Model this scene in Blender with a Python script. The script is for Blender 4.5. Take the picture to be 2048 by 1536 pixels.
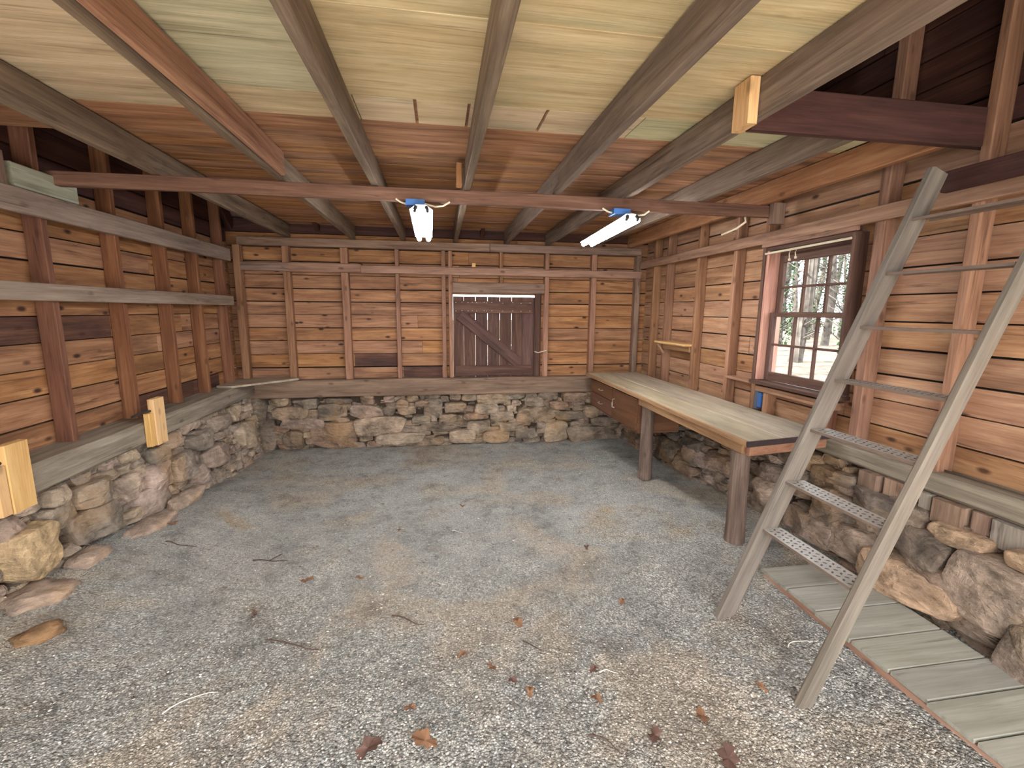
import bpy, math, random
from mathutils import Vector, Matrix, noise
random.seed(7)
S = bpy.context.scene
for o in list(bpy.data.objects): bpy.data.objects.remove(o)
R = math.radians

# ------------------------------------------------------------------ camera, world, light, exposure
cd = bpy.data.cameras.new('camera'); cam = bpy.data.objects.new('camera', cd); S.collection.objects.link(cam)
cd.sensor_fit = 'HORIZONTAL'; cd.sensor_width = 36.0; cd.lens = 36.0 * 905.0 / 2048.0
cd.clip_start = 0.05; cd.clip_end = 200
yaw, pit, rol = R(9.06), R(9.23), R(0.48)
f = Vector((math.sin(yaw)*math.cos(pit), math.cos(yaw)*math.cos(pit), -math.sin(pit)))
r0 = Vector((math.cos(yaw), -math.sin(yaw), 0)); u0 = r0.cross(f)
cr, sr = math.cos(rol), math.sin(rol)
rr = r0*cr + u0*sr; uu = u0*cr - r0*sr
m3 = Matrix((rr, uu, -f)).transposed()
cam.matrix_world = Matrix.Translation((0, 0, 1.6)) @ m3.to_4x4()
S.camera = cam

w = bpy.data.worlds.new('sky'); S.world = w; w.use_nodes = True
nt = w.node_tree; bg = nt.nodes['Background']
bg.inputs['Color'].default_value = (0.95, 0.965, 1.0, 1); bg.inputs['Strength'].default_value = 2.0
S.view_settings.view_transform = 'Standard'; S.view_settings.look = 'None'
S.view_settings.gamma = 1.0; S.view_settings.use_curve_mapping = False
S.view_settings.exposure = 2.1
sl = bpy.data.lights.new('sun', 'SUN'); so = bpy.data.objects.new('sun', sl); S.collection.objects.link(so)
sl.energy = 7.0; sl.angle = R(12); sl.color = (1.0, 0.95, 0.88)
so.rotation_euler = (0, R(-48), 0); so.location = (-10, -3, 10)      # from the left, across the yard in front of the doorway
S.cycles.max_bounces = 10; S.cycles.diffuse_bounces = 6

# ------------------------------------------------------------------ materials
def newmat(name):
    m = bpy.data.materials.new(name); m.use_nodes = True
    n = m.node_tree.nodes; l = m.node_tree.links
    b = n['Principled BSDF']; b.inputs['Specular IOR Level'].default_value = 0.25
    return m, n, l, b
def sc(c):  # srgb 0-255 -> linear
    return tuple(((x/255.0)/12.92 if x/255.0 <= 0.04045 else ((x/255.0+0.055)/1.055)**2.4) for x in c) + (1,)
def ramp(n, l, src, stops, interp='LINEAR'):
    r = n.new('ShaderNodeValToRGB'); r.color_ramp.interpolation = interp
    e = r.color_ramp.elements
    while len(e) < len(stops): e.new(0.5)
    for i, (p, c) in enumerate(stops):
        e[i].position = p; e[i].color = c if len(c) == 4 else tuple(c)+(1,)
    l.new(src, r.inputs['Fac']); return r.outputs['Color']
def noise_n(n, l, vec, scale, detail=4, rough=0.6, dist=0.0):
    t = n.new('ShaderNodeTexNoise'); t.inputs['Scale'].default_value = scale; t.inputs['Detail'].default_value = detail
    t.inputs['Roughness'].default_value = rough; t.inputs['Distortion'].default_value = dist
    l.new(vec, t.inputs['Vector']); return t.outputs['Fac']
def mapping(n, l, vec, s):
    t = n.new('ShaderNodeMapping'); t.inputs['Scale'].default_value = s; l.new(vec, t.inputs['Vector']); return t.outputs['Vector']
def mix(n, l, mode, fac, a, b):
    t = n.new('ShaderNodeMix'); t.data_type = 'RGBA'; t.blend_type = mode
    for idx, v in ((0, fac), (6, a), (7, b)):
        if hasattr(v, 'links') or isinstance(v, bpy.types.NodeSocket): l.new(v, t.inputs[idx])
        else: t.inputs[idx].default_value = v
    return t.outputs[2]
def mathn(n, l, op, a, b=0.0):
    t = n.new('ShaderNodeMath'); t.operation = op
    for i, v in enumerate((a, b)):
        if isinstance(v, bpy.types.NodeSocket): l.new(v, t.inputs[i])
        else: t.inputs[i].default_value = v
    return t.outputs[0]
BW = lambda v: (v, v, v, 1)

def wood(name, dark, mid, light, knots=0.5, stain=0.5, var=0.35, rough=0.75, bump=0.35, hue=0.012, stain_col=(45, 32, 26), streak=0.5):
    m, n, l, b = newmat(name)
    tc = n.new('ShaderNodeTexCoord').outputs['Object']
    g = n.new('ShaderNodeNewGeometry').outputs['Random Per Island']
    oi = n.new('ShaderNodeObjectInfo').outputs['Random']
    rnd = mathn(n, l, 'FRACT', mathn(n, l, 'ADD', g, mathn(n, l, 'MULTIPLY', oi, 7.31)))
    cmb = n.new('ShaderNodeCombineXYZ')
    for i, k in enumerate((37.0, 17.0, 53.0)): l.new(mathn(n, l, 'MULTIPLY', rnd, k), cmb.inputs[i])
    va = n.new('ShaderNodeVectorMath'); va.operation = 'ADD'; l.new(tc, va.inputs[0]); l.new(cmb.outputs[0], va.inputs[1])
    v = va.outputs[0]
    grain = noise_n(n, l, mapping(n, l, v, (0.9, 11, 11)), 1.6, 6, 0.65, 0.6)
    fib = noise_n(n, l, mapping(n, l, v, (2.5, 75, 75)), 1.5, 3, 0.6)
    gf = mathn(n, l, 'ADD', mathn(n, l, 'MULTIPLY', grain, 0.72), mathn(n, l, 'MULTIPLY', fib, 0.28))
    col = ramp(n, l, gf, [(0.33, sc(dark)), (0.5, sc(mid)), (0.68, sc(light))])
    # broad weathering patches with their own shape
    st = noise_n(n, l, mapping(n, l, v, (1.0, 3.2, 3.2)), 1.3, 5, 0.62, 0.3)
    sf = mathn(n, l, 'MULTIPLY', ramp(n, l, st, [(0.52, BW(0)), (0.72, BW(1))]), stain)
    col = mix(n, l, 'MIX', sf, col, sc(stain_col))
    sk = noise_n(n, l, mapping(n, l, v, (0.9, 26, 26)), 1.5, 4, 0.6, 1.2)
    col = mix(n, l, 'MIX', mathn(n, l, 'MULTIPLY', ramp(n, l, sk, [(0.60, BW(0)), (0.70, BW(1))]), streak), col, sc(tuple(c_*0.5 for c_ in dark)))
    # knots
    vo = n.new('ShaderNodeTexVoronoi'); vo.feature = 'F1'; vo.inputs['Scale'].default_value = 1.0
    l.new(mapping(n, l, v, (4.2, 9.0, 9.0)), vo.inputs['Vector'])
    kd = vo.outputs['Distance']
    kf = mathn(n, l, 'MULTIPLY', ramp(n, l, kd, [(0.07, BW(1)), (0.17, BW(0))]), knots)
    col = mix(n, l, 'MIX', kf, col, sc((48, 26, 16)))
    hs = n.new('ShaderNodeHueSaturation'); l.new(col, hs.inputs['Color'])
    vv = mathn(n, l, 'ADD', mathn(n, l, 'MULTIPLY', rnd, var), 1.0 - var/2); l.new(vv, hs.inputs['Value'])
    r2 = mathn(n, l, 'FRACT', mathn(n, l, 'MULTIPLY', rnd, 13.7))
    l.new(mathn(n, l, 'ADD', mathn(n, l, 'MULTIPLY', r2, hue), 0.5 - hue/2), hs.inputs['Hue'])
    l.new(mathn(n, l, 'ADD', mathn(n, l, 'MULTIPLY', r2, 0.14), 0.84), hs.inputs['Saturation'])
    l.new(hs.outputs['Color'], b.inputs['Base Color'])
    b.inputs['Roughness'].default_value = rough
    bp = n.new('ShaderNodeBump'); bp.inputs['Strength'].default_value = bump; bp.inputs['Distance'].default_value = 0.01
    l.new(gf, bp.inputs['Height']); l.new(bp.outputs['Normal'], b.inputs['Normal'])
    return m
M = {}
M['siding'] = wood('siding_wood', (102, 66, 38), (150, 101, 61), (184, 134, 86), knots=0.95, stain=0.6, var=0.2, hue=0.007, streak=0.65, stain_col=(96, 66, 44))
M['stained'] = wood('stained_siding_wood', (62, 40, 34), (90, 58, 46), (128, 86, 62), knots=0.6, stain=0.8, var=0.2, stain_col=(44, 32, 34))
M['siding_right'] = wood('siding_wood_right', (118, 78, 50), (156, 110, 74), (186, 144, 102), knots=0.85, stain=0.5, var=0.2, hue=0.007, streak=0.6, stain_col=(100, 74, 54))
M['stud'] = wood('stud_wood', (104, 68, 46), (142, 98, 68), (168, 122, 90), knots=0.5, stain=0.3, var=0.3)
M['stud_red'] = wood('stud_wood_red', (88, 50, 31), (120, 74, 47), (146, 98, 66), knots=0.5, stain=0.3, var=0.2)
M['greyrail'] = wood('grey_rail_wood', (100, 82, 70), (134, 114, 98), (158, 140, 122), knots=0.4, stain=0.25, var=0.2)
M['plate'] = wood('plate_wood', (92, 68, 54), (126, 98, 80), (152, 124, 102), knots=0.5, stain=0.4, var=0.3)
M['rail'] = wood('rail_wood', (110, 76, 56), (150, 110, 82), (178, 138, 108), knots=0.6, stain=0.3, var=0.25)
M['joist'] = wood('joist_wood', (82, 66, 53), (114, 95, 78), (142, 122, 102), knots=0.35, stain=0.3, var=0.2)
M['beam'] = wood('tie_beam_wood', (82, 52, 36), (108, 73, 53), (134, 97, 72), knots=0.4, stain=0.25, var=0.1)
M['header'] = wood('header_and_loft_shade_wood', (50, 27, 22), (70, 39, 32), (88, 53, 42), knots=0.3, stain=0.3, var=0.1)  # header's own dark red; also paints loft shade on siding, rafters, gable stud
M['orange'] = wood('orange_wood', (110, 68, 40), (146, 96, 60), (172, 124, 84), knots=0.5, stain=0.2, var=0.1)
M['sister'] = wood('sister_board_wood', (112, 70, 44), (152, 104, 70), (182, 134, 94), knots=0.6, stain=0.2, var=0.0)
M['pale'] = wood('pale_ceiling_wood', (164, 138, 100), (196, 170, 130), (218, 196, 158), knots=0.15, stain=0.55, var=0.12, hue=0.014, streak=0.45, stain_col=(150, 146, 116))
M['brownceil'] = wood('brown_ceiling_wood', (102, 64, 38), (154, 104, 66), (190, 142, 98), knots=0.2, stain=0.7, var=0.5, stain_col=(84, 66, 52))
M['sill'] = wood('sill_timber', (98, 86, 74), (130, 118, 102), (160, 148, 130), knots=0.4, stain=0.4, var=0.15, stain_col=(84, 68, 54))
M['sillback'] = wood('sill_timber_brown', (92, 70, 54), (124, 98, 78), (150, 124, 100), knots=0.5, stain=0.5, var=0.15, stain_col=(76, 62, 48))
M['hatch'] = wood('hatch_wood', (58, 38, 32), (86, 58, 48), (112, 80, 66), knots=0.3, stain=0.3, var=0.2)
M['pine'] = wood('fresh_pine', (178, 128, 70), (208, 162, 98), (224, 184, 124), knots=0.4, stain=0.0, var=0.08)
M['benchtop'] = wood('bench_top_wood', (136, 120, 96), (164, 148, 122), (188, 174, 150), knots=0.2, stain=0.5, var=0.1, stain_col=(130, 124, 112), rough=0.55)
M['benchapron'] = wood('bench_apron_wood', (120, 84, 58), (156, 116, 82), (182, 142, 106), knots=0.4, stain=0.3, var=0.15)
M['log'] = wood('log_wood', (72, 56, 48), (104, 84, 72), (132, 112, 98), knots=0.5, stain=0.5, var=0.2, bump=0.9)
M['ladder'] = wood('ladder_wood', (96, 86, 75), (118, 107, 95), (138, 127, 112), knots=0.15, stain=0.2, var=0.1, stain_col=(110, 88, 72))
M['platform'] = wood('platform_wood', (126, 122, 108), (148, 144, 130), (166, 162, 148), knots=0.05, stain=0.35, var=0.12, bump=0.12, stain_col=(128, 126, 112))
M['whiteboard'] = wood('painted_board', (150, 150, 128), (170, 170, 150), (186, 186, 168), knots=0.1, stain=0.1, var=0.05)
M['darkwood'] = wood('seam_shade_wood', (34, 28, 24), (48, 40, 34), (60, 50, 44), knots=0, stain=0, var=0)  # dark tone standing for the shade below the platform seams
M['window'] = wood('window_wood', (60, 40, 33), (88, 61, 50), (112, 81, 67), knots=0.2, stain=0.3, var=0.15)
M['jamb'] = wood('jamb_wood', (150, 96, 74), (182, 126, 98), (200, 150, 122), knots=0.2, stain=0.1, var=0.1)

def plain(name, c, rough=0.6, metal=0.0, ns=0, nv=0.2):
    m, n, l, b = newmat(name); b.inputs['Roughness'].default_value = rough; b.inputs['Metallic'].default_value = metal
    b.inputs['Base Color'].default_value = sc(c)
    if ns:
        tc = n.new('ShaderNodeTexCoord').outputs['Object']
        fa = noise_n(n, l, tc, ns, 5, 0.6)
        l.new(mix(n, l, 'MULTIPLY', 1.0, sc(c), ramp(n, l, fa, [(0.35, BW(1-nv)), (0.65, BW(1))])), b.inputs['Base Color'])
    return m
M['veneer'] = wood('cabinet_veneer', (84, 52, 33), (104, 66, 43), (120, 80, 54), knots=0.0, stain=0.1, var=0.1, rough=0.5, bump=0.1)
M['darkback'] = plain('gap_blocking_back', (38, 28, 24), 0.95, ns=3)  # added unseen backing, keeps daylight out of plank and roof gaps
M['metal'] = plain('galvanised_metal', (196, 194, 188), 0.45, 0.35, ns=14, nv=0.15)
M['treadedge'] = plain('tread_edge', (120, 102, 90), 0.7, ns=16)
M['darkmetal'] = plain('dark_metal', (58, 54, 52), 0.5, 0.4, ns=20)
M['hole'] = plain('hole_shade_paint', (96, 94, 90), 0.8)  # tone painted on the treads for the dark inside the holes
M['chrome'] = plain('brushed_handle', (200, 196, 186), 0.3, 0.8)
M['rubber'] = plain('dark_edge_strip', (64, 54, 54), 0.35, ns=30)
M['blue'] = plain('blue_plastic', (58, 96, 150), 0.45)
M['greybox'] = plain('grey_box', (84, 88, 98), 0.5, ns=12)
M['whitecap'] = plain('white_enamel', (225, 225, 225), 0.4)
M['cord'] = plain('cream_cable', (205, 190, 165), 0.6)
M['leaf'] = plain('oak_leaf', (134, 98, 72), 0.8, ns=60, nv=0.3)
M['leafdark'] = plain('oak_leaf_dark', (104, 78, 68), 0.8, ns=60, nv=0.3)
M['twig'] = plain('twig_bark', (88, 72, 62), 0.9, ns=60)
M['straw'] = plain('pale_straw', (220, 214, 198), 0.8)
M['bark'] = plain('tree_bark', (92, 86, 80), 0.95, ns=6, nv=0.6)
M['ivy'] = plain('ivy_leaf', (52, 78, 46), 0.7, ns=8, nv=0.5)
M['bounce_ground'] = plain('bounce_ground_gravel', (205, 200, 190), 0.95, ns=20, nv=0.25)  # unseen ground, made pale to bounce daylight up to the ceiling
M['litter'] = plain('leaf_litter', (116, 104, 88), 0.95, ns=5, nv=0.7)
M['nail'] = plain('nail_head', (190, 180, 170), 0.5, 0.5)

m, n, l, b = newmat('window_glass'); M['glass'] = m
b.inputs['Transmission Weight'].default_value = 1.0; b.inputs['Roughness'].default_value = 0.0; b.inputs['IOR'].default_value = 1.05
b.inputs['Base Color'].default_value = (0.96, 0.98, 0.98, 1)
m, n, l, b = newmat('fluorescent_tube'); M['tube'] = m
b.inputs['Base Color'].default_value = (1, 1, 1, 1); b.inputs['Emission Color'].default_value = (0.93, 0.96, 1, 1); b.inputs['Emission Strength'].default_value = 16.0

def stone_mat(name, cols, tint_big=None):
    m, n, l, b = newmat(name)
    tc = n.new('ShaderNodeTexCoord').outputs['Object']
    rnd = n.new('ShaderNodeNewGeometry').outputs['Random Per Island']
    base = ramp(n, l, rnd, [(i/(len(cols)-1), sc(c)) for i, c in enumerate(cols)])
    n1 = noise_n(n, l, tc, 5.0, 7, 0.68, 0.4); n2 = noise_n(n, l, mapping(n, l, tc, (14, 14, 40)), 1.0, 5, 0.65)
    c = mix(n, l, 'MULTIPLY', 0.85, base, ramp(n, l, n1, [(0.34, BW(0.35)), (0.48, BW(0.85)), (0.64, BW(1.35))]))
    c = mix(n, l, 'MULTIPLY', 0.6, c, ramp(n, l, n2, [(0.35, BW(0.55)), (0.6, BW(1.1))]))
    n3 = noise_n(n, l, tc, 2.3, 4, 0.6)
    c = mix(n, l, 'MIX', mathn(n, l, 'MULTIPLY', ramp(n, l, n3, [(0.52, BW(0)), (0.66, BW(1))]), 0.45), c, sc((170, 134, 92)))
    l.new(c, b.inputs['Base Color']); b.inputs['Roughness'].default_value = 0.9
    bp = n.new('ShaderNodeBump'); bp.inputs['Strength'].default_value = 1.0; bp.inputs['Distance'].default_value = 0.035
    l.new(mathn(n, l, 'ADD', n1, mathn(n, l, 'MULTIPLY', n2, 0.6)), bp.inputs['Height']); l.new(bp.outputs['Normal'], b.inputs['Normal'])
    return m
M['stone'] = stone_mat('fieldstone', [(142, 124, 102), (166, 142, 118), (120, 106, 92), (176, 156, 134), (152, 122, 100), (134, 122, 106), (170, 146, 130)])
M['stone_left'] = stone_mat('fieldstone_left', [(158, 142, 122), (178, 158, 134), (140, 128, 114), (186, 166, 146), (160, 136, 120), (150, 138, 124), (180, 158, 144)])
M['stone_right'] = stone_mat('fieldstone_right', [(126, 112, 96), (150, 130, 110), (110, 98, 88), (160, 140, 122), (140, 114, 96), (120, 112, 100), (152, 132, 118)])
M['tanstone'] = stone_mat('tan_sandstone', [(196, 168, 128), (200, 172, 134)])
M['peach'] = stone_mat('peach_stone', [(176, 146, 120), (168, 140, 112), (180, 152, 130)])
M['rock'] = stone_mat('brown_rock', [(142, 110, 78), (146, 112, 80)])
M['earth'] = plain('packed_earth', (84, 70, 58), 1.0, ns=8, nv=0.4)

# gravel
m, n, l, b = newmat('gravel_floor'); M['gravel'] = m
tc = n.new('ShaderNodeTexCoord').outputs['Object']
v1 = n.new('ShaderNodeTexVoronoi'); v1.inputs['Scale'].default_value = 105; l.new(tc, v1.inputs['Vector'])
v2 = n.new('ShaderNodeTexVoronoi'); v2.inputs['Scale'].default_value = 230; l.new(tc, v2.inputs['Vector'])
big = noise_n(n, l, tc, 1.1, 6, 0.62, 0.4); midn = noise_n(n, l, tc, 5.0, 7, 0.72); fine = noise_n(n, l, tc, 140, 3, 0.7)
c = ramp(n, l, big, [(0.3, sc((164, 150, 134))), (0.42, sc((184, 174, 158))), (0.5, sc((172, 171, 164))), (0.6, sc((184, 182, 173))), (0.7, sc((184, 166, 138)))])
c = mix(n, l, 'MULTIPLY', 0.8, c, ramp(n, l, midn, [(0.34, BW(0.5)), (0.48, BW(0.9)), (0.66, BW(1.12))]))
sep = n.new('ShaderNodeSeparateColor'); l.new(v1.outputs['Color'], sep.inputs[0])
peb = ramp(n, l, sep.outputs[0], [(0.0, BW(0.4)), (0.25, BW(0.85)), (0.6, BW(1.15)), (1.0, BW(1.75))])
peb = mix(n, l, 'MULTIPLY', 1.0, peb, ramp(n, l, v1.outputs['Distance'], [(0.25, BW(1.15)), (0.65, BW(0.55))]))
sx = n.new('ShaderNodeSeparateXYZ'); l.new(tc, sx.inputs[0])
near = ramp(n, l, mathn(n, l, 'ADD', mathn(n, l, 'MULTIPLY', sx.outputs['Y'], -0.25), mathn(n, l, 'ADD', mathn(n, l, 'MULTIPLY', midn, 0.5), mathn(n, l, 'MULTIPLY', big, 0.9))), [(0.05, BW(0.3)), (0.42, BW(1.0))])
c = mix(n, l, 'MULTIPLY', near, c, peb)
c = mix(n, l, 'MULTIPLY', 0.8, c, ramp(n, l, fine, [(0.35, BW(0.55)), (0.6, BW(1.15))]))
dk = noise_n(n, l, mapping(n, l, tc, (1.0, 1.7, 1.0)), 26, 5, 0.8)
c = mix(n, l, 'MIX', mathn(n, l, 'MULTIPLY', ramp(n, l, dk, [(0.585, BW(0)), (0.635, BW(1))]), 0.7), c, sc((74, 64, 58)))
l.new(c, b.inputs['Base Color']); b.inputs['Roughness'].default_value = 0.95
bp = n.new('ShaderNodeBump'); bp.inputs['Strength'].default_value = 0.9; bp.inputs['Distance'].default_value = 0.012
h = mathn(n, l, 'ADD', mathn(n, l, 'MULTIPLY', v1.outputs['Distance'], -1.0), mathn(n, l, 'MULTIPLY', midn, 2.0))
h = mathn(n, l, 'ADD', h, mathn(n, l, 'MULTIPLY', v2.outputs['Distance'], -0.5))
l.new(h, bp.inputs['Height']); l.new(bp.outputs['Normal'], b.inputs['Normal'])
m, n, l, b = newmat('crushed_stone'); M['pebble'] = m
rnd = n.new('ShaderNodeNewGeometry').outputs['Random Per Island']
l.new(ramp(n, l, rnd, [(0, sc((120, 108, 98))), (0.2, sc((160, 154, 144))), (0.55, sc((196, 192, 182))), (0.8, sc((172, 158, 146))), (1.0, sc((226, 224, 216)))]), b.inputs['Base Color'])
b.inputs['Roughness'].default_value = 0.85

# ------------------------------------------------------------------ helpers
def props(o, label=None, cat=None, group=None, kind=None):
    if label: o['label'] = label
    if cat: o['category'] = cat
    if group: o['group'] = group
    if kind: o['kind'] = kind
    return o
def mk(name, verts, faces, mats, parent=None, matidx=None, smooth=False, mw=None):
    me = bpy.data.meshes.new(name); me.from_pydata([tuple(v) for v in verts], [], faces)
    for mm in (mats if isinstance(mats, (list, tuple)) else [mats]): me.materials.append(mm)
    if matidx: me.polygons.foreach_set('material_index', matidx)
    if smooth: me.polygons.foreach_set('use_smooth', [True]*len(me.polygons))
    me.update()
    o = bpy.data.objects.new(name, me); S.collection.objects.link(o)
    if mw is not None: o.matrix_world = mw
    if parent is not None:
        o.parent = parent
        if mw is not None: o.matrix_parent_inverse = PM[parent.name].inverted()
    PM[o.name] = mw.copy() if mw is not None else Matrix.Identity(4)
    return o
PM = {}
def empty(name, loc, label, cat, group=None, kind=None):
    o = bpy.data.objects.new(name, None); S.collection.objects.link(o); o.location = loc
    o.empty_display_size = 0.1
    PM[o.name] = Matrix.Translation(loc)
    return props(o, label, cat, group, kind)
def timber_geo(L, wd, th, ch=0.004, seg=None, warp=0.002, seed=0):
    n_ = seg or max(1, int(L/0.12)); V = []; F = []
    a, b_ = wd/2, th/2
    sec = [(-a+ch, -b_), (a-ch, -b_), (a, -b_+ch), (a, b_-ch), (a-ch, b_), (-a+ch, b_), (-a, b_-ch), (-a, -b_+ch)]
    for i in range(n_+1):
        x = L*i/n_
        for k, (y, z) in enumerate(sec):
            q = noise.noise_vector(Vector((x*1.7+seed*3.1, k*0.35, seed)))
            V.append((x, y+q.y*warp*1.4, z+q.z*warp*1.4))
    for i in range(n_):
        for k in range(8):
            p = i*8+k; q = i*8+(k+1) % 8
            F.append((p, q, q+8, p+8))
    F.append(tuple(range(7, -1, -1))); F.append(tuple(range(n_*8, n_*8+8)))
    return V, F
_seed = [0]
def timber(name, a, b, wd, th, mat, parent=None, up=(0, 0, 1), label=None, cat=None, group=None, kind=None, ch=0.004, warp=0.002):
    a = Vector(a); b = Vector(b); d = (b-a); L = d.length; d.normalize()
    up = Vector(up); side = up.cross(d)
    if side.length < 1e-3: side = Vector((1, 0, 0)).cross(d)
    side.normalize(); up2 = d.cross(side)
    _seed[0] += 1
    V, F = timber_geo(L, wd, th, ch, None, warp, _seed[0])
    mw = Matrix.Translation(a) @ Matrix((d, side, up2)).transposed().to_4x4()
    o = mk(name, V, F, M[mat], parent, mw=mw)
    return props(o, label, cat, group, kind)
def tb(name, x0, x1, y0, y1, z0, z1, mat, **k):
    """axis aligned timber, grain on its longest side"""
    dx, dy, dz = x1-x0, y1-y0, z1-z0; cx, cy, cz = (x0+x1)/2, (y0+y1)/2, (z0+z1)/2
    ax = k.pop('axis', None) or ('x' if dx >= dy and dx >= dz else ('y' if dy >= dz else 'z'))
    if ax == 'x': return timber(name, (x0, cy, cz), (x1, cy, cz), dy, dz, mat, **k)
    if ax == 'y': return timber(name, (cx, y0, cz), (cx, y1, cz), dx, dz, mat, **k)
    return timber(name, (cx, cy, z0), (cx, cy, z1), dx, dy, mat, up=(0, 1, 0), **k)
def boxes_geo(bs):
    V = []; F = []
    for (x0, x1, y0, y1, z0, z1) in bs:
        o = len(V)
        V += [(x0, y0, z0), (x1, y0, z0), (x1, y1, z0), (x0, y1, z0), (x0, y0, z1), (x1, y0, z1), (x1, y1, z1), (x0, y1, z1)]
        F += [(o, o+3, o+2, o+1), (o+4, o+5, o+6, o+7), (o, o+1, o+5, o+4), (o+1, o+2, o+6, o+5), (o+2, o+3, o+7, o+6), (o+3, o, o+4, o+7)]
    return V, F
def tube_geo(pts, rad, ns=8, close=True, jit=0.0, taper=None):
    V = []; F = []; pts = [Vector(p) for p in pts]; N = len(pts)
    up = Vector((0, 0, 1))
    for i, p in enumerate(pts):
        d = (pts[min(i+1, N-1)]-pts[max(i-1, 0)]).normalized()
        s = d.cross(up)
        if s.length < 0.05: s = d.cross(Vector((1, 0, 0)))
        s.normalize(); t = s.cross(d)
        rr_ = rad if taper is None else rad*taper[i]
        for k in range(ns):
            an = 2*math.pi*k/ns
            q = rr_*(1+jit*noise.noise(Vector((p.x*6+math.cos(an)*2, p.y*6+math.sin(an)*2, p.z*5))))
            V.append(p+s*math.cos(an)*q+t*math.sin(an)*q)
    for i in range(N-1):
        for k in range(ns):
            a_ = i*ns+k; b_ = i*ns+(k+1) % ns
            F.append((a_, b_, b_+ns, a_+ns))
    F.append(tuple(range(ns))); F.append(tuple(range((N-1)*ns, N*ns))[::-1])
    return V, F
def geo_add(G, g):
    o = len(G[0]); G[0].extend(g[0]); G[1].extend([tuple(i+o for i in f_) for f_ in g[1]])

def smooth(t): t = max(0.0, min(1.0, t)); return t*t*(3-2*t)
def fz(x, y):
    a = smooth((5.0-y)/2.4)
    z = 0.10*a + smooth((-x-1.15)/0.9)*a*0.15 + smooth((x-0.9)/0.9)*a*0.06
    z += 0.012*noise.noise(Vector((x*1.3, y*1.3, 0.3))) + 0.006*noise.noise(Vector((x*4, y*4, 2.3)))
    return z

# ------------------------------------------------------------------ siding walls (planks along local X, local -Y faces the room)
def subtract(rc, holes):
    rcs = [rc]
    for h in holes:
        nx = []
        for (a, b_, c_, d) in rcs:
            if h[0] >= b_ or h[1] <= a or h[2] >= d or h[3] <= c_: nx.append((a, b_, c_, d)); continue
            if a < h[0]: nx.append((a, h[0], c_, d))
            if b_ > h[1]: nx.append((h[1], b_, c_, d))
            la, lb = max(a, h[0]), min(b_, h[1])
            if c_ < h[2]: nx.append((la, lb, c_, h[2]))
            if d > h[3]: nx.append((la, lb, h[3], d))
        rcs = nx
    return rcs
def siding(name, u0_, u1_, z0, z1, holes, mw, mat, pitch=0.146, gable=None, seed=1, dark=()):
    rg = random.Random(seed); bs = []; mi = []
    z = z0
    while z < z1:
        p = pitch*rg.choice((1, 1, 1, 0.98, 1.03)); g = rg.choice((0.006, 0.008, 0.010, 0.012, 0.015))
        a, b_ = u0_, u1_
        zt = min(z+p-g, z1)
        if gable: a, b_ = gable(zt, a, b_)
        if b_-a < 0.1: break
        cuts = [a]; x = a
        while x < b_-2.6:
            x += rg.uniform(1.8, 3.2)
            if x < b_-0.6: cuts.append(x)
        cuts.append(b_)
        for i in range(len(cuts)-1):
            for (p0, p1, q0, q1) in subtract((cuts[i]+0.0015, cuts[i+1]-0.0015, z, zt), holes):
                if q1-q0 < 0.01 or p1-p0 < 0.01: continue
                dy = rg.uniform(-0.0025, 0.0025)
                zc = (q0+q1)/2; kk = 2 if zc > (2.38 if name == 'wall_back' else (2.34 if name == 'wall_left' else 2.42)) else 0  # upper planks coloured darker to stand for the shade of the loft
                dz_ = [d_ for d_ in dark if d_[2] <= zc <= d_[3] and p0 < d_[1] and p1 > d_[0]]
                if dz_:
                    d_ = dz_[0]; pa, pb = max(p0, d_[0]), min(p1, d_[1])
                    for (e0, e1, kq) in ((p0, pa, kk), (pa, pb, 3), (pb, p1, kk)):
                        if e1-e0 > 0.02: bs.append((e0, e1, dy, 0.021+dy, q0, q1)); mi += [kq]*6
                else:
                    bs.append((p0, p1, dy, 0.021+dy, q0, q1)); mi += [kk]*6
        if z+p > 2.60: bs.append((a, b_, 0.024, 0.034, z, z+p)); mi += [1]*6
        z += p
    for rc in subtract((u0_, u1_, z0, min(z1, 2.62)), holes):
        bs.append((rc[0], rc[1], 0.024, 0.034, rc[2], rc[3])); mi += [1]*6  # dark sheet added behind the planks so their gaps read dark
    V, F = boxes_geo(bs)
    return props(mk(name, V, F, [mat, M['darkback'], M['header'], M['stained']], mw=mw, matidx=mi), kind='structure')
YF, YB, XL, XRW = -0.62, 5.44, -2.245, 2.545
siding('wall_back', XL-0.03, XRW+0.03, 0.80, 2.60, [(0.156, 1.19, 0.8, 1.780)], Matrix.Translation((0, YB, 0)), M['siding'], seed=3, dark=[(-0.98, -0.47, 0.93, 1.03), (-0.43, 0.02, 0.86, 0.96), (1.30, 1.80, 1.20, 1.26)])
ridge_y, ridge_z, eave_z = 2.45, 4.55, 2.60
def gab(zt, a, b_, sgn):
    if zt <= eave_z: return a, b_
    t = (zt-eave_z)/(ridge_z-eave_z)
    y0, y1 = YF+(ridge_y-YF)*t, YB-(YB-ridge_y)*t
    return (y0, y1) if sgn > 0 else (-y1, -y0)
# left wall: local X = +Y, room is +X  (rot +90)
siding('wall_left', YF, YB, 0.80, 4.4, [], Matrix.Translation((XL, 0, 0)) @ Matrix.Rotation(R(90), 4, 'Z'), M['siding'], pitch=0.15, gable=lambda z, a, b_: gab(z, a, b_, 1), seed=8, dark=[(1.5, 3.54, 1.44, 1.56), (3.6, 5.0, 0.84, 0.93)])
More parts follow.
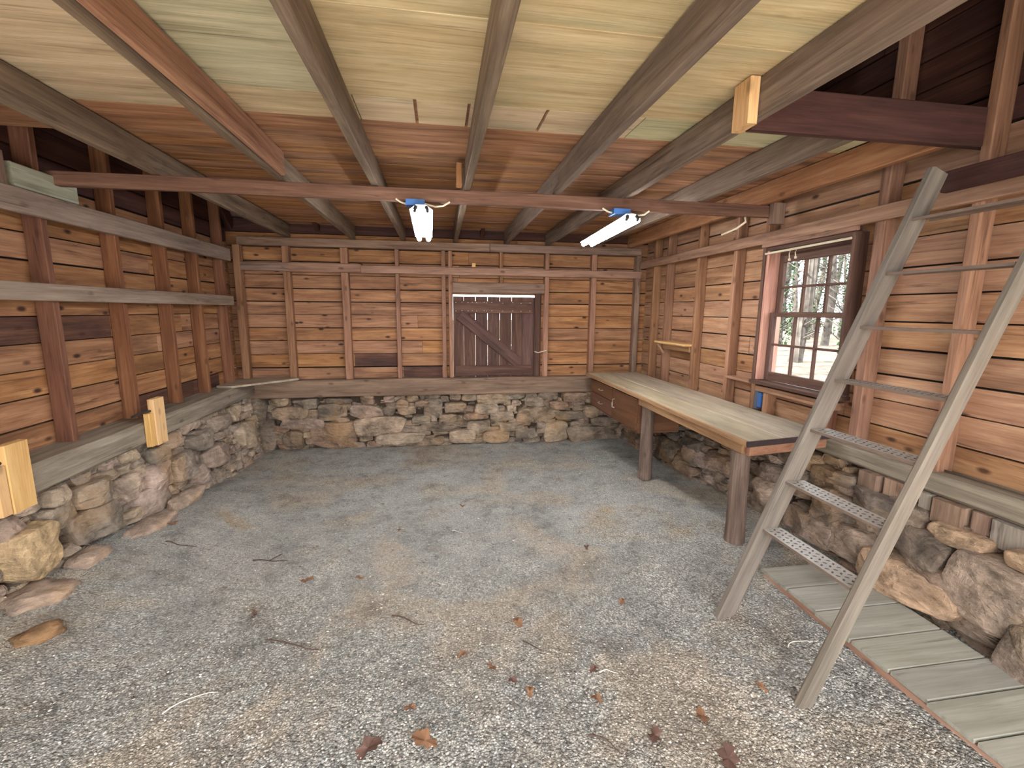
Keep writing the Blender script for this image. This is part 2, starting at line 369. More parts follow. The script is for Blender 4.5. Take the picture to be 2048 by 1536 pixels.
# right wall: local X = -Y, rot -90
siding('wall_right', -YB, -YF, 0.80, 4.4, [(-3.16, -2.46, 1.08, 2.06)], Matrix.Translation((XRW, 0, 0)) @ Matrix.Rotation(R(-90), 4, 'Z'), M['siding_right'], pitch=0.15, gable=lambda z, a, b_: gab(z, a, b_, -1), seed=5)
# front wall above the big open doorway behind the camera
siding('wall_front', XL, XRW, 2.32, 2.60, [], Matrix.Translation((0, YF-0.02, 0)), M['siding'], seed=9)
# roof decks
def roof(name, ya, za, yb_, zb):
    rg = random.Random(4); G = ([], []); L = math.hypot(yb_-ya, zb-za); N = int(L/0.15)
    d = Vector((0, (yb_-ya)/L, (zb-za)/L)); nn = Vector((1, 0, 0)).cross(d)
    if nn.z < 0: nn = -nn
    for i in range(N):
        s0, s1 = L*i/N, L*(i+1)/N-0.004
        p = [Vector((x, ya, za))+d*s for x, s in ((XL-0.3, s0), (XRW+0.3, s0), (XRW+0.3, s1), (XL-0.3, s1))]
        o = len(G[0]); G[0].extend(p+[q+nn*0.02 for q in p])
        G[1].extend([(o, o+1, o+2, o+3), (o+4, o+7, o+6, o+5), (o, o+4, o+5, o+1), (o+2, o+6, o+7, o+3), (o+1, o+5, o+6, o+2), (o+3, o+7, o+4, o)])
    p = [Vector((x, ya, za))+d*s+nn*0.024 for x, s in ((XL-0.3, 0), (XRW+0.3, 0), (XRW+0.3, L), (XL-0.3, L))]
    mi = [0]*len(G[1]); o = len(G[0]); G[0].extend(p+[q+nn*0.01 for q in p]); G[1].extend([(o, o+1, o+2, o+3), (o+4, o+7, o+6, o+5)]); mi += [1, 1]
    return props(mk(name, G[0], G[1], [M['header'], M['darkback']], matidx=mi), kind='structure')
roof('ceiling_roof_deck_back', YB+0.1, eave_z-0.04, ridge_y, ridge_z)
roof('ceiling_roof_deck_front', YF-0.1, eave_z-0.04, ridge_y, ridge_z)

# ------------------------------------------------------------------ loft floor boards seen from below
CZ = 2.508
bs = []; mi = []; rg = random.Random(11)
def cb(x0, x1, y0, y1, k, dz=0.0):
    bs.append((x0, x1, y0, y1, CZ+dz, CZ+0.02+dz)); mi.extend([k]*6)
XA, XB = -2.2, 1.318
for (y0, y1) in ((-0.6, -0.02), (-0.02, 0.5), (0.5, 1.02), (1.02, 1.585)):
    cb(XA, -0.55, y0+0.003, y1-0.003, 0); cb(-0.547, XB, y0+0.003, y1-0.003, 0)
cb(XA, -0.90, 1.59, 2.195, 0); cb(-0.897, -0.37, 1.59, 2.195, 2); cb(-0.367, XB, 1.59, 2.195, 0)
for (x0, x1) in ((XA, -0.93), (-0.925, -0.36), (-0.355, -0.10), (-0.085, 0.14), (0.155, 0.50), (0.515, 0.98), (0.985, 1.295), (1.30, 2.28)):
    cb(x0, x1, 2.20, 2.455, 2 if x0 > 0.9 else 0)
y = 2.46; hs_ = [0.40, 0.135, 0.14]
for k in range(24):
    hh = hs_[k] if k < 3 else rg.uniform(0.12, 0.17)
    xe = XA if y+hh < 2.88 else -1.63
    if y+hh > YB: hh = YB-y
    cb(xe, 0.8 if k % 2 else 2.33, y+0.003, y+hh-0.003, 1, rg.uniform(-0.002, 0.002))
    if k % 2: cb(0.803, 2.33, y+0.003, y+hh-0.003, 1, rg.uniform(-0.002, 0.002))
    y += hh
    if y >= YB-0.02: break
cb(1.30, 2.33, 1.87, 2.195, 2)
bs.append((XA+.01, XB-.01, 1.6, 2.47, CZ+0.021, CZ+0.03)); mi.extend([1]*6)
V, F = boxes_geo(bs)
M['greenceil'] = wood('greenish_ceiling_wood', (150, 142, 106), (184, 174, 136), (206, 196, 156), knots=0.15, streak=0.6, stain=0.4, var=0.1, stain_col=(150, 156, 122))
props(mk('ceiling', V, F, [M['pale'], M['brownceil'], M['greenceil']], matidx=mi), kind='structure')

# ------------------------------------------------------------------ joists
JZ0, JZ1 = 2.357, 2.503
JG = 'ceiling joists'
jl = [(-1.61, YF, 'joist', 'weathered grey-brown ceiling joist nearest the left wall'),
      (-0.93, YF, 'joist', 'weathered ceiling joist with an orange board nailed to its side, second from the left'),
      (-0.385, YF, 'joist', 'weathered ceiling joist just left of the left fluorescent light, third from the left'),
      (0.19, YF, 'joist', 'weathered ceiling joist above the middle of the room, fourth from the left'),
      (0.775, YF, 'joist', 'weathered ceiling joist between the two fluorescent lights, fifth from the left'),
      (1.268, YF, 'joist', 'deep weathered ceiling joist along the loft opening with a small wood block on its side'),
      (1.815, 1.89, 'joist', 'grey ceiling joist starting at the dark red header above the workbench'),
      (2.30, 1.89, 'orange', 'orange-brown ceiling joist closest to the right wall')]
for x, y0, mt, lb in jl:
    tb('ceiling_joist', x-0.022, x+0.022, y0, YB-0.01, JZ0, JZ1, mt, label=lb, cat='joist', group=JG)
tb('sister_board', -0.905, -0.880, YF+0.05, 2.99, 2.37, 2.50, 'sister', label='orange-brown board nailed along the second joist from the left', cat='board')
tb('loft_header', 1.293, XRW-0.005, 1.845, 1.887, 2.352, 2.52, 'header', label='dark red header board across the loft opening at upper right', cat='header')
tb('tie_beam', -2.24, 2.44, 3.055, 3.10, 2.273, 2.354, 'beam', warp=0.003, label='long reddish-brown tie beam crossing the room under the joists', cat='beam')
tb('wood_block', 1.20, 1.243, 1.74, 1.845, 2.33, 2.50, 'pine', axis='z', label='short pale wood block nailed to the joist beside the loft opening', cat='wood block')
tb('wood_cleat', 0.115, 0.150, 2.93, 3.02, 2.357, 2.48, 'orange', axis='z', label='small brown cleat behind the fourth joist where it meets the tie beam', cat='wood block')
tb('beam_end_block', 2.33, 2.42, 3.00, 3.05, 2.22, 2.36, 'plate', axis='z', label='splintered grey wood chunk at the right end of the tie beam', cat='wood block')

# loft interior: rafters and gable posts
for i, x in enumerate((1.32, 2.48)):
    for nm, ya in (('back', YB), ('front', YF)):
        timber('rafter', (x, ya, eave_z-0.12), (x, ridge_y+(0.09 if nm == 'back' else -0.09), ridge_z-0.19), 0.045, 0.13, 'header', label='dark roof rafter in the loft %s, %s slope' % ('beside the opening' if i == 0 else 'against the right gable wall', nm), cat='rafter')
for x in (-0.4, -1.3, -2.18, 0.5):
    timber('rafter', (x, YB, eave_z-0.12), (x, ridge_y, ridge_z-0.12), 0.045, 0.13, 'header', label='dark roof rafter hidden above the ceiling boards at the %s' % {-0.4: 'middle', -1.3: 'left', -2.18: 'left gable wall', 0.5: 'centre right'}[x], cat='rafter')

# ------------------------------------------------------------------ sills (timbers on the stone)
tb('sill_timber', -2.12, 2.40, 5.305, 5.47, 0.607, 0.806, 'sillback', ch=0.012, warp=0.006, label='long brown cracked sill timber on the back stone wall', cat='sill timber')
tb('sill_timber', -2.27, -2.03, YF, 5.30, 0.66, 0.812, 'sill', ch=0.012, warp=0.006, label='grey weathered sill timber on the left stone wall', cat='sill timber')
tb('sill_timber', 2.405, 2.60, YF, 5.30, 0.715, 0.818, 'sill', ch=0.012, warp=0.008, label='grey weathered sill timber on the right stone wall behind the ladder', cat='sill timber')
for i, (ya, yb_) in enumerate(((1.22, 1.34), (1.35, 1.52), (1.53, 1.60), (1.62, 1.76), (1.78, 1.83), (1.86, 2.02), (2.04, 2.16))):
    tb('timber_stub', 2.375+0.012*(i % 3), 2.47, ya, yb_, 0.605-0.01*(i % 2), 0.712, ('sillback', 'sill', 'plate')[i % 3], axis='z', ch=0.008, warp=0.006, label='rotted grey-brown timber stub under the right sill, %s from the camera' % ('nearest', 'second', 'third', 'fourth', 'fifth', 'sixth', 'seventh')[i], cat='timber stub', group='timber stubs under the right sill')
mk_v = [(-2.20, 4.83), (-2.05, 4.80), (-1.56, 5.29), (-1.58, 5.40), (-2.22, 5.40)]
V = [(x, y_, 0.816) for x, y_ in mk_v]+[(x, y_, 0.836) for x, y_ in mk_v]; k = len(mk_v)
props(mk('corner_board', V, [tuple(range(k))[::-1], tuple(range(k, 2*k))]+[(i, (i+1) % k, (i+1) % k+k, i+k) for i in range(k)], M['benchtop']), 'pale board lying across the sills in the far left corner', 'board')

# ------------------------------------------------------------------ framing: back wall
ZP0, ZP1 = 2.265, 2.35
tb('top_plate', -2.10, 0.58, 5.335, 5.43, ZP0, ZP1, 'plate', label='left length of the grey-brown top plate on the back wall', cat='top plate')
tb('top_plate', 0.585, 2.42, 5.332, 5.43, ZP0-0.003, ZP1, 'plate', label='right length of the grey-brown top plate on the back wall', cat='top plate')
bst = [(-1.633, .036, 'far left, first in from the corner post'), (-1.03, .04, 'second from the left corner post'), (-0.465, .022, 'thin, left of the double stud'), (0.052, .023, 'left one of the pair beside the hatch'),
       (0.13, .023, 'right one of the pair, against the hatch'), (1.265, .026, 'just right of the hatch'), (1.845, .032, 'pale, between hatch and right corner')]
for x, hw, t in bst:
    tb('wall_stud', x-hw, x+hw, 5.355, 5.436, 0.808, ZP0-0.002, 'stud', label='back wall stud, '+t, cat='stud', group='back wall studs')
tb('wall_stud', 2.375, 2.44, 5.355, 5.436, 0.808, ZP0-0.002, 'plate', label='back wall stud in the right corner', cat='stud', group='back wall studs')
tb('wall_stud', -2.145, -2.075, 5.315, 5.40, 0.815, 2.26, 'stud', label='reddish corner post where left and back walls meet', cat='stud', group='back wall studs')
tb('cripple_stud', 0.70, 0.738, 5.36, 5.436, 1.915, ZP0-0.003, 'stud', label='short stud above the hatch lintel', cat='stud')
for x0, x1, yy, mt, t in ((-2.13, -1.60, 5.320, 'plate', 'dark left piece'), (-1.598, -0.85, 5.312, 'rail', 'light orange middle piece'), (-0.848, 2.425, 5.320, 'rail', 'long right piece')):
    tb('wall_rail', x0, x1, yy, 5.352, 1.995 if x0 > -1.7 else 2.0, 2.085 if x0 < -1.7 else (2.078 if x0 > -1 else 2.09), mt, label='horizontal back wall rail, %s' % t, cat='rail', group='back wall rail boards')
tb('hatch_lintel', 0.153, 1.236, 5.362, 5.43, 1.80, 1.915, 'plate', label='wide grey-brown lintel board above the hatch', cat='lintel')
tb('small_block', 0.375, 0.415, 5.312, 5.35, 2.086, 2.13, 'pine', axis='x', label='tiny square wood block on the back wall rail above the hatch', cat='wood block')

# hatch
H = empty('hatch_door', (0.64, 5.42, 0.82), 'dark brown ledged hatch door of gapped upright boards with a diagonal brace', 'hatch door')
xs = [0.157, 0.283, 0.422, 0.567, 0.711, 0.856, 0.982, 1.14]
gaps = [0.0, 0.002, 0.004, 0.005, 0.004, 0.0045, 0.0018]
for i in range(7):
    tb('board', xs[i], xs[i+1]-gaps[(i+1) % 7], 5.418, 5.440, 0.800, 1.757, 'hatch', parent=H, ch=0.001, warp=0.0006)
tb('ledge', 0.165, 1.10, 5.393, 5.417, 1.565, 1.705, 'hatch', parent=H)
tb('ledge', 0.175, 1.10, 5.393, 5.417, 0.822, 0.945, 'hatch', parent=H)
timber('diagonal_brace', (0.235, 5.404, 1.545), (0.935, 5.404, 0.975), 0.024, 0.135, 'hatch', parent=H, up=(0, 0, 1))
G = ([], [])
for i, x in enumerate((0.19, 0.25, 0.31, 0.38, 0.42, 0.50, 0.55, 0.60, 0.72, 0.86, 0.95, 1.05)):
    for zz in (1.59, 1.685):
        geo_add(G, tube_geo([(x+0.01*(i % 3), 5.3925, zz+0.005*(i % 2)), (x+0.01*(i % 3), 5.388, zz+0.005*(i % 2))], 0.004, 6))
mk('nail_heads', G[0], G[1], M['nail'], H, mw=Matrix.Identity(4))
tb('hatch_jamb', 1.125, 1.205, 5.36, 5.4165, 0.81, 1.795, 'hatch', ch=0.02, label='rough dark jamb post on the right side of the hatch', cat='jamb')
V, F = tube_geo([(1.13, 5.365, 1.11), (1.17, 5.345, 1.10), (1.22, 5.342, 1.112), (1.27, 5.350, 1.125)], 0.006, 6)
props(mk('hook_latch', V, F, M['cord']), 'thin pale hook latch holding the hatch to the stud at its right', 'latch')

# ------------------------------------------------------------------ framing: left wall
XS = -2.15
lst = [(2.39, 'nearest the camera'), (2.985, 'first full one from the left picture edge, nearest the camera'), (3.565, 'second from the picture edge'), (4.12, 'third from the picture edge'), (4.60, 'fourth, near the far corner')]
for y_, t in lst:
    tb('wall_stud', -2.243, XS, y_-0.022, y_+0.022, 0.812, 3.0, 'stud_red', label='left wall stud, '+t, cat='stud', group='left wall studs')
tb('wall_stud', -2.243, XS, 5.09, 5.135, 0.812, 3.0, 'stud_red', label='left wall stud, last one before the corner post', cat='stud', group='left wall studs')
tb('wall_rail', XS+0.002, -2.108, YF, 5.18, 2.075, 2.20, 'greyrail', label='upper grey horizontal rail along the left wall', cat='rail')
tb('wall_rail', XS+0.002, -2.108, YF, 5.17, 1.63, 1.725, 'greyrail', label='lower grey horizontal rail along the left wall', cat='rail')
tb('painted_board', -2.20, -2.125, 2.80, 3.22, 2.203, 2.325, 'whiteboard', axis='y', label='pale greenish-white board resting on the upper left rail', cat='board')
tb('wood_block', -2.19, -2.12, 2.66, 2.76, 2.203, 2.36, 'plate', axis='z', label='grey-brown block standing on the upper left rail beside the pale board', cat='wood block')
for y_, t in ((2.33, 'nearer the camera'), (3.44, 'farther down the wall')):
    e = empty('pine_block', (-2.0, y_, 0.64), 'pair of fresh yellow pine blocks nailed upright to the left sill, '+t, 'wood block', 'yellow pine blocks on the left sill')
    tb('tall_piece', -2.026, -1.985, y_+0.01, y_+0.135, 0.635, 0.965, 'pine', parent=e, axis='z')
    tb('short_piece', -2.029, -1.99, y_-0.045, y_+0.008, 0.64, 0.875, 'pine', parent=e, axis='z')
    V, F = tube_geo([(-2.01, y_+0.03, 0.885), (-2.02, y_-0.10, 0.888), (-2.02, y_-0.17, 0.882)], 0.008, 6)
    mk('iron_spike', V, F, M['darkmetal'], e, mw=Matrix.Identity(4))

# ------------------------------------------------------------------ framing: right wall
XF = 2.452
rst = [(5.05, 'last one before the back corner'), (4.735, 'at the far end of the small pale shelf'), (4.135, 'at the near end of the small pale shelf'), (3.575, 'between the shelf and the window'), (3.21, 'along the far side of the window'), (2.30, 'wide, along the near side of the window'), (1.83, 'seen behind the ladder treads'), (1.22, 'out toward the camera')]
for y_, t in rst:
    hw = 0.022 if y_ not in (2.30,) else 0.03
    tb('wall_stud', XF, 2.541, y_-hw, y_+hw, 0.818, 3.3, 'stud', label='right wall stud, '+t, cat='stud', group='right wall studs')
tb('wall_rail', 2.412, XF-0.002, YF, 5.33, 2.108, 2.19, 'rail', label='long horizontal rail along the right wall above the window', cat='rail')
tb('window_blocking', XF, 2.53, 2.45, 3.18, 0.99, 1.035, 'rail', label='horizontal wood support below the window sill', cat='blocking')
tb('cripple_stud', XF+.01, 2.541, 3.05, 3.10, 0.82, 0.988, 'stud', label='short stud under the far end of the window', cat='stud')
tb('cripple_stud', XF+.01, 2.541, 2.50, 2.55, 0.82, 0.988, 'stud_red', label='short stud under the near end of the window', cat='stud')
tb('ledge_board', 2.44, 2.54, 3.235, 3.55, 1.04, 1.06, 'rail', axis='y', label='narrow ledge board between two studs just left of the window', cat='ledge')
sh = empty('wall_shelf', (2.43, 4.43, 1.2), 'small pale wooden shelf with a bracket between two right wall studs', 'shelf')
tb('shelf_board', 2.36, 2.535, 4.14, 4.75, 1.262, 1.282, 'pine', parent=sh)
tb('cleat', 2.44, 2.50, 4.165, 4.71, 1.20, 1.258, 'benchapron', parent=sh)
timber('bracket', (2.375, 4.70, 1.255), (2.45, 4.70, 1.15), 0.02, 0.03, 'benchapron', parent=sh, up=(0, 1, 0))
ob = empty('outlet_box', (2.50, 3.155, 0.86), 'grey electrical box with a blue side below the far corner of the window', 'electrical box')
V, F = boxes_geo([(2.455, 2.53, 3.145, 3.185, 0.85, 1.0)]); mk('box_body', V, F, M['greybox'], ob, mw=Matrix.Identity(4))
V, F = boxes_geo([(2.455, 2.50, 3.112, 3.144, 0.87, 0.98)]); mk('blue_side', V, F, M['blue'], ob, mw=Matrix.Identity(4))
ob.children[0]['label'] = 'dark grey box body'; ob.children[1]['label'] = 'blue plastic side'

# ------------------------------------------------------------------ window
W = empty('window_1', (2.5, 2.81, 1.08), 'double-hung six-over-six window with brown wooden frame in the right wall', 'window', kind='structure')
wy0, wy1, wz0, wz1 = 2.44, 3.185, 1.085, 2.075
fr = [('jamb', 2.445, 2.60, wy1-0.028, wy1, wz0, wz1, 'jamb'), ('jamb', 2.445, 2.60, wy0, wy0+0.022, wz0, wz1, 'window'), ('head', 2.445, 2.60, wy0, wy1, wz1-0.02, wz1+0.006, 'window'),
      ('window_sill', 2.405, 2.60, wy0-0.01, wy1+0.015, wz0-0.03, wz0-0.004, 'window')]
for nm, a_, b_, c_, d_, e_, f_, mt in fr: tb(nm, a_, b_, c_, d_, e_, f_, mt, parent=W)
tb('casing', 2.435, 2.45, wy1+0.002, wy1+0.03, wz0-0.03, wz1+0.03, 'window', parent=W)
tb('casing', 2.425, 2.45, wy0-0.02, wy1+0.03, wz1+0.008, wz1+0.04, 'rail', parent=W)
def sash(name, x, z0, z1, mats='window'):
    y0, y1 = wy0+0.025, wy1-0.032; sx = 0.032; fwd = 0.045
    s_ = empty(name, (x, (y0+y1)/2, z0), None, None); s_.parent = W; s_.matrix_parent_inverse = PM[W.name].inverted(); del_ = None
    tb('stile', x, x+sx, y0, y0+fwd, z0, z1, mats, parent=s_); tb('stile', x, x+sx, y1-fwd, y1, z0, z1, mats, parent=s_)
    tb('top_rail', x, x+sx, y0+fwd, y1-fwd, z1-(0.085 if name == 'upper_sash' else 0.03), z1, mats, parent=s_)
    tb('bottom_rail', x, x+sx, y0+fwd, y1-fwd, z0, z0+(0.03 if name == 'upper_sash' else 0.065), mats, parent=s_)
    iz0 = z0+(0.03 if name == 'upper_sash' else 0.065); iz1 = z1-(0.085 if name == 'upper_sash' else 0.03)
    iy0, iy1 = y0+fwd, y1-fwd
    for k in (1, 2):
        yy = iy0+(iy1-iy0)*k/3; tb('muntin', x+0.004, x+sx-0.004, yy-0.008, yy+0.008, iz0, iz1, mats, parent=s_, ch=0.002, warp=0)
    zz = (iz0+iz1)/2; tb('muntin', x+0.005, x+sx-0.005, iy0, iy1, zz-0.008, zz+0.008, mats, parent=s_, ch=0.002, warp=0)
    for j in range(2):
        for k in range(3):
            a0 = iy0+(iy1-iy0)*k/3+0.008*(k > 0); a1 = iy0+(iy1-iy0)*(k+1)/3-0.008*(k < 2)
            b0 = iz0+(iz1-iz0)*j/2+0.008*j; b1 = iz0+(iz1-iz0)*(j+1)/2-0.008*(1-j)
            V, F = boxes_geo([(x+0.015, x+0.018, a0, a1, b0, b1)]); mk('pane', V, F, M['glass'], s_, mw=Matrix.Identity(4))
sash('upper_sash', 2.535, 1.575, 2.055); sash('lower_sash', 2.495, 1.087, 1.60)
V, F = tube_geo([(2.44, 2.46, 2.045), (2.435, 2.8, 2.04), (2.43, 3.175, 2.035)], 0.008, 8)
props(mk('curtain_rod', V, F, M['cord']), 'thin pale wooden rod across the top of the window', 'rod')
for i, (yy, dz, t) in enumerate(((2.93, 0.06, 'left'), (2.875, 0.05, 'right'))):
    V, F = tube_geo([(2.432, yy, 2.035), (2.428, yy+0.004, 2.01), (2.43, yy, 2.035-dz)], 0.0035, 6)
    V2, F2 = tube_geo([(2.43, yy, 2.035-dz), (2.43, yy-0.002, 2.02-dz)], 0.009, 6); g = (list(V), list(F)); geo_add(g, (V2, F2))
    props(mk('pull_string', g[0], g[1], M['cord']), 'short knotted string hanging from the window rod, the %s one' % t, 'string')

# ------------------------------------------------------------------ stone foundation
def stones(name, items, u0_, u1_, ztop, mw, mat, prof, seed, extra=None, floor=lambda u: 0.0, fill=1.0):
    rg = random.Random(seed); G = ([], []); mi = []
    allst = [(u_, z_, w_, h_, 0.03+rg.uniform(0, 0.045), 0, 1) for (u_, z_, w_, h_) in items]
    for (u_, z_, w_, h_, d_, k_) in (extra or []): allst.append((u_, z_, w_, h_, d_, k_, 1))
    big = list(allst)
    z = -0.02
    while z < ztop-0.01:
        h = min(rg.uniform(0.05, 0.10), ztop-z+0.02); u_ = u0_+rg.uniform(-0.15, 0)
        while u_ < u1_:
            w_ = rg.uniform(0.09, 0.27); cu, cz_ = u_+w_/2, z+h/2+rg.uniform(-0.012, 0.012)
            if z+h > floor(cu)-0.05:
                inside = any(abs(cu-b[0]) < b[2]*0.40 and abs(cz_-b[1]) < b[3]*0.40 for b in big)
                if name == 'wall_right_foundation' and cu > -2.25 and cz_ > 0.56: inside = True
                if not inside: allst.append((cu, cz_, w_*1.05, h*1.08, rg.uniform(-0.022, 0.008), 0, 0))
            u_ += w_
        z += h*0.97
    for _ in range(int((u1_-u0_)*75)):      # small chinking stones wedged in the joints
        allst.append((rg.uniform(u0_, u1_), rg.uniform(0.02, ztop-0.02), rg.uniform(0.04, 0.10), rg.uniform(0.02, 0.045), rg.uniform(-0.045, -0.02), 0, 0))
    for (cu, cz_, w_, h_, dep, k_, hand) in allst:
        n_ = 36; sd = rg.uniform(0, 99); nc = rg.randint(6, 8) if h_ > 0.12 else rg.randint(5, 7); ex = rg.uniform(3.5, 7.0)
        cor = []
        for (sx_, sy_) in ((1, -1), (1, 1), (-1, 1), (-1, -1)):
            jx, jy = rg.uniform(0.78, 1.04), rg.uniform(0.72, 1.04)
            c0 = Vector((sx_*w_/2*jx, sy_*h_/2*jy, 0))
            if rg.random() < 0.35:      # knocked-off corner
                q_ = rg.uniform(0.18, 0.4)
                pa_ = Vector((c0.x, c0.y*(1-q_*1.2), 0)); pb_ = Vector((c0.x*(1-q_), c0.y, 0))
                cor += [pa_, pb_] if sx_*sy_ > 0 else [pb_, pa_]
            else: cor.append(c0)
            if sx_*sy_ > 0 and w_ > 0.16: cor.append(Vector((rg.uniform(-0.25, 0.25)*w_, sy_*h_/2*rg.uniform(0.92, 1.14), 0)))
        nc = len(cor)
        per = sum((cor[(q+1) % nc]-cor[q]).length for q in range(nc)); pts = []
        for i in range(n_):
            tl = per*i/n_; q = 0
            while tl > (cor[(q+1) % nc]-cor[q]).length: tl -= (cor[(q+1) % nc]-cor[q]).length; q = (q+1) % nc
            e_ = cor[(q+1) % nc]-cor[q]; pts.append(cor[q]+e_*(tl/max(e_.length, 1e-6)))
        pts = [(pts[i-1]+pts[i]*2+pts[(i+1) % n_])/4 for i in range(n_)]
        pts = [(cu+p_.x, cz_+p_.y) for p_ in pts]
        pl = [(rg.uniform(-0.45, 0.45), rg.uniform(-0.5, 0.5), rg.uniform(0.0, 0.012)) for _ in range(3)]+[(rg.uniform(-0.1, 0.1), rg.uniform(-0.12, 0.2), 0.0)]
        base = len(G[0]); top = ztop+0.015
        rings = [(1.0, -0.10), (1.0, dep*0.15-0.005), (0.99, dep*0.85), (0.965, dep+0.002), (0.88, dep+0.007), (0.72, dep+0.008), (0.5, dep+0.008), (0.25, dep+0.008)]
        for (sc_, dd) in rings:
            for (pu, pz) in pts:
                U = cu+(pu-cu)*sc_; Z = min(cz_+(pz-cz_)*sc_, top)
                d_ = dd
                if dd > -0.05:
                    d_ += max(-0.05, min(a1*(U-cu)+a2*(Z-cz_)+a3 for a1, a2, a3 in pl))
                    d_ += 0.016*noise.noise(Vector((U*7, Z*10, sd)))+0.010*noise.noise(Vector((U*16, Z*34, sd)))+0.004*noise.noise(Vector((U*50, Z*80, sd)))
                    U += 0.006*noise.noise(Vector((U*20, Z*20, sd+9))); Z += 0.005*noise.noise(Vector((U*20, Z*20, sd+19)))
                G[0].append((U, -(d_+prof(Z, U)), Z))
        ci = len(G[0]); G[0].append((cu, -(dep+0.012+prof(cz_, cu)), cz_))
        nr = len(rings)
        for q in range(nr-1):
            for i in range(n_):
                a_ = base+q*n_+i; b_ = base+q*n_+(i+1) % n_
                G[1].append((a_, b_, b_+n_, a_+n_)); mi.append(k_)
        for i in range(n_):
            a_ = base+(nr-1)*n_+i; b_ = base+(nr-1)*n_+(i+1) % n_
            G[1].append((a_, b_, ci)); mi.append(k_)
    # earth core behind the stones; flat rear sheet added against daylight leaks
    zt_ = ztop+0.13; o = len(G[0])
    G[0].extend([(u0_, 0.09, -0.1), (u1_, 0.09, -0.1), (u1_, 0.09, zt_), (u0_, 0.09, zt_)]); G[1].append((o, o+1, o+2, o+3)); mi.append(1)
    nU = 30; o = len(G[0]); rows = 6
    for j in range(rows+1):
        for i in range(nU+1):
            U = u0_+(u1_-u0_)*i/nU; Z = -0.1+(ztop+0.08)*j/rows
            G[0].append((U, -(prof(Z, U)-0.07), Z))
    for j in range(rows):
        for i in range(nU):
            a_ = o+j*(nU+1)+i; G[1].append((a_, a_+1, a_+nU+2, a_+nU+1)); mi.append(1)
    ob_ = mk(name, G[0], G[1], [mat, M['earth'], M['tanstone'], M['peach']], mw=mw, matidx=mi, smooth=False)
    return props(ob_, kind='structure')
BS = [(-2.01, 0.18, 0.37, 0.44), (-1.67, 0.12, 0.26, 0.22), (-1.21, 0.16, 0.56, 0.32), (-1.26, 0.43, 0.26, 0.21), (-0.86, 0.43, 0.43, 0.15), (-0.71, 0.26, 0.63, 0.23), (-1.56, 0.32, 0.51, 0.12), (-1.68, 0.43, 0.42, 0.15), (-1.51, 0.54, 0.3, 0.11), (-1.16, 0.56, 0.31, 0.07), (-0.84, 0.56, 0.17, 0.12), (-0.6, 0.57, 0.13, 0.09), (-0.45, 0.52, 0.17, 0.1), (-0.4, 0.43, 0.24, 0.12), (-0.22, 0.52, 0.18, 0.07), (-0.09, 0.45, 0.24, 0.24), (0.17, 0.45, 0.28, 0.12), (0.61, 0.55, 0.45, 0.13), (0.54, 0.44, 0.33, 0.13), (0.24, 0.1, 0.35, 0.17), (0.65, 0.09, 0.38, 0.15), (0.44, 0.22, 0.3, 0.15), (0.73, 0.33, 0.33, 0.13), (1.13, 0.5, 0.29, 0.13), (1.11, 0.34, 0.42, 0.21), (1.3, 0.57, 0.27, 0.09), (1.64, 0.55, 0.35, 0.11), (1.44, 0.45, 0.27, 0.1), (1.58, 0.32, 0.43, 0.12), (1.41, 0.12, 0.35, 0.25), (1.02, 0.11, 0.32, 0.11), (0.85, 0.2, 0.36, 0.11), (1.21, 0.18, 0.15, 0.15), (1.85, 0.07, 0.67, 0.21), (1.71, 0.2, 0.28, 0.11), (1.86, 0.36, 0.21, 0.15), (1.99, 0.23, 0.29, 0.11), (-0.34, 0.21, 0.34, 0.08), (-0.47, 0.1, 0.6, 0.14), (-0.04, 0.23, 0.48, 0.12), (-0.24, 0.32, 0.24, 0.1), (0.07, 0.32, 0.23, 0.1), (0.4, 0.35, 0.33, 0.08), (-2.04, 0.47, 0.28, 0.3), (-1.8, 0.56, 0.24, 0.09), (-0.05, 0.06, 0.18, 0.08), (1.67, 0.03, 0.21, 0.08)]
stones('wall_back_foundation', BS, -2.3, 2.5, 0.60, Matrix.Translation((0, 5.335, 0)), M['stone'], lambda z, u: 0.02*(1-z/0.6), 21)
LS = [(2.85, 0.36, 0.42, 0.18), (2.65, 0.49, 0.23, 0.14), (2.37, 0.55, 0.16, 0.12), (2.9, 0.52, 0.34, 0.14), (3.31, 0.27, 0.5, 0.2), (3.22, 0.43, 0.28, 0.16), (3.48, 0.40, 0.31, 0.17), (3.10, 0.27, 0.24, 0.08), (3.78, 0.38, 0.33, 0.2), (3.62, 0.54, 0.36, 0.13), (4.27, 0.31, 0.5, 0.17), (4.0, 0.23, 0.34, 0.16), (4.5, 0.55, 0.4, 0.14), (4.95, 0.30, 0.45, 0.28), (3.72, 0.6, 0.2, 0.1), (4.13, 0.48, 0.46, 0.14), (2.65, 0.6, 0.15, 0.1), (2.0, 0.45, 0.3, 0.2), (1.6, 0.4, 0.3, 0.25), (1.2, 0.45, 0.4, 0.2), (4.85, 0.55, 0.3, 0.16)]
stones('wall_left_foundation', LS, YF, 5.35, 0.655, Matrix.Translation((-2.10, 0, 0)) @ Matrix.Rotation(R(90), 4, 'Z'), M['stone_left'], lambda z, u: 0.02+0.12*(1-z/0.65), 22,
       extra=[(2.42, 0.39, 0.30, 0.25, 0.09, 2)], floor=lambda u: fz(-2.0, u))
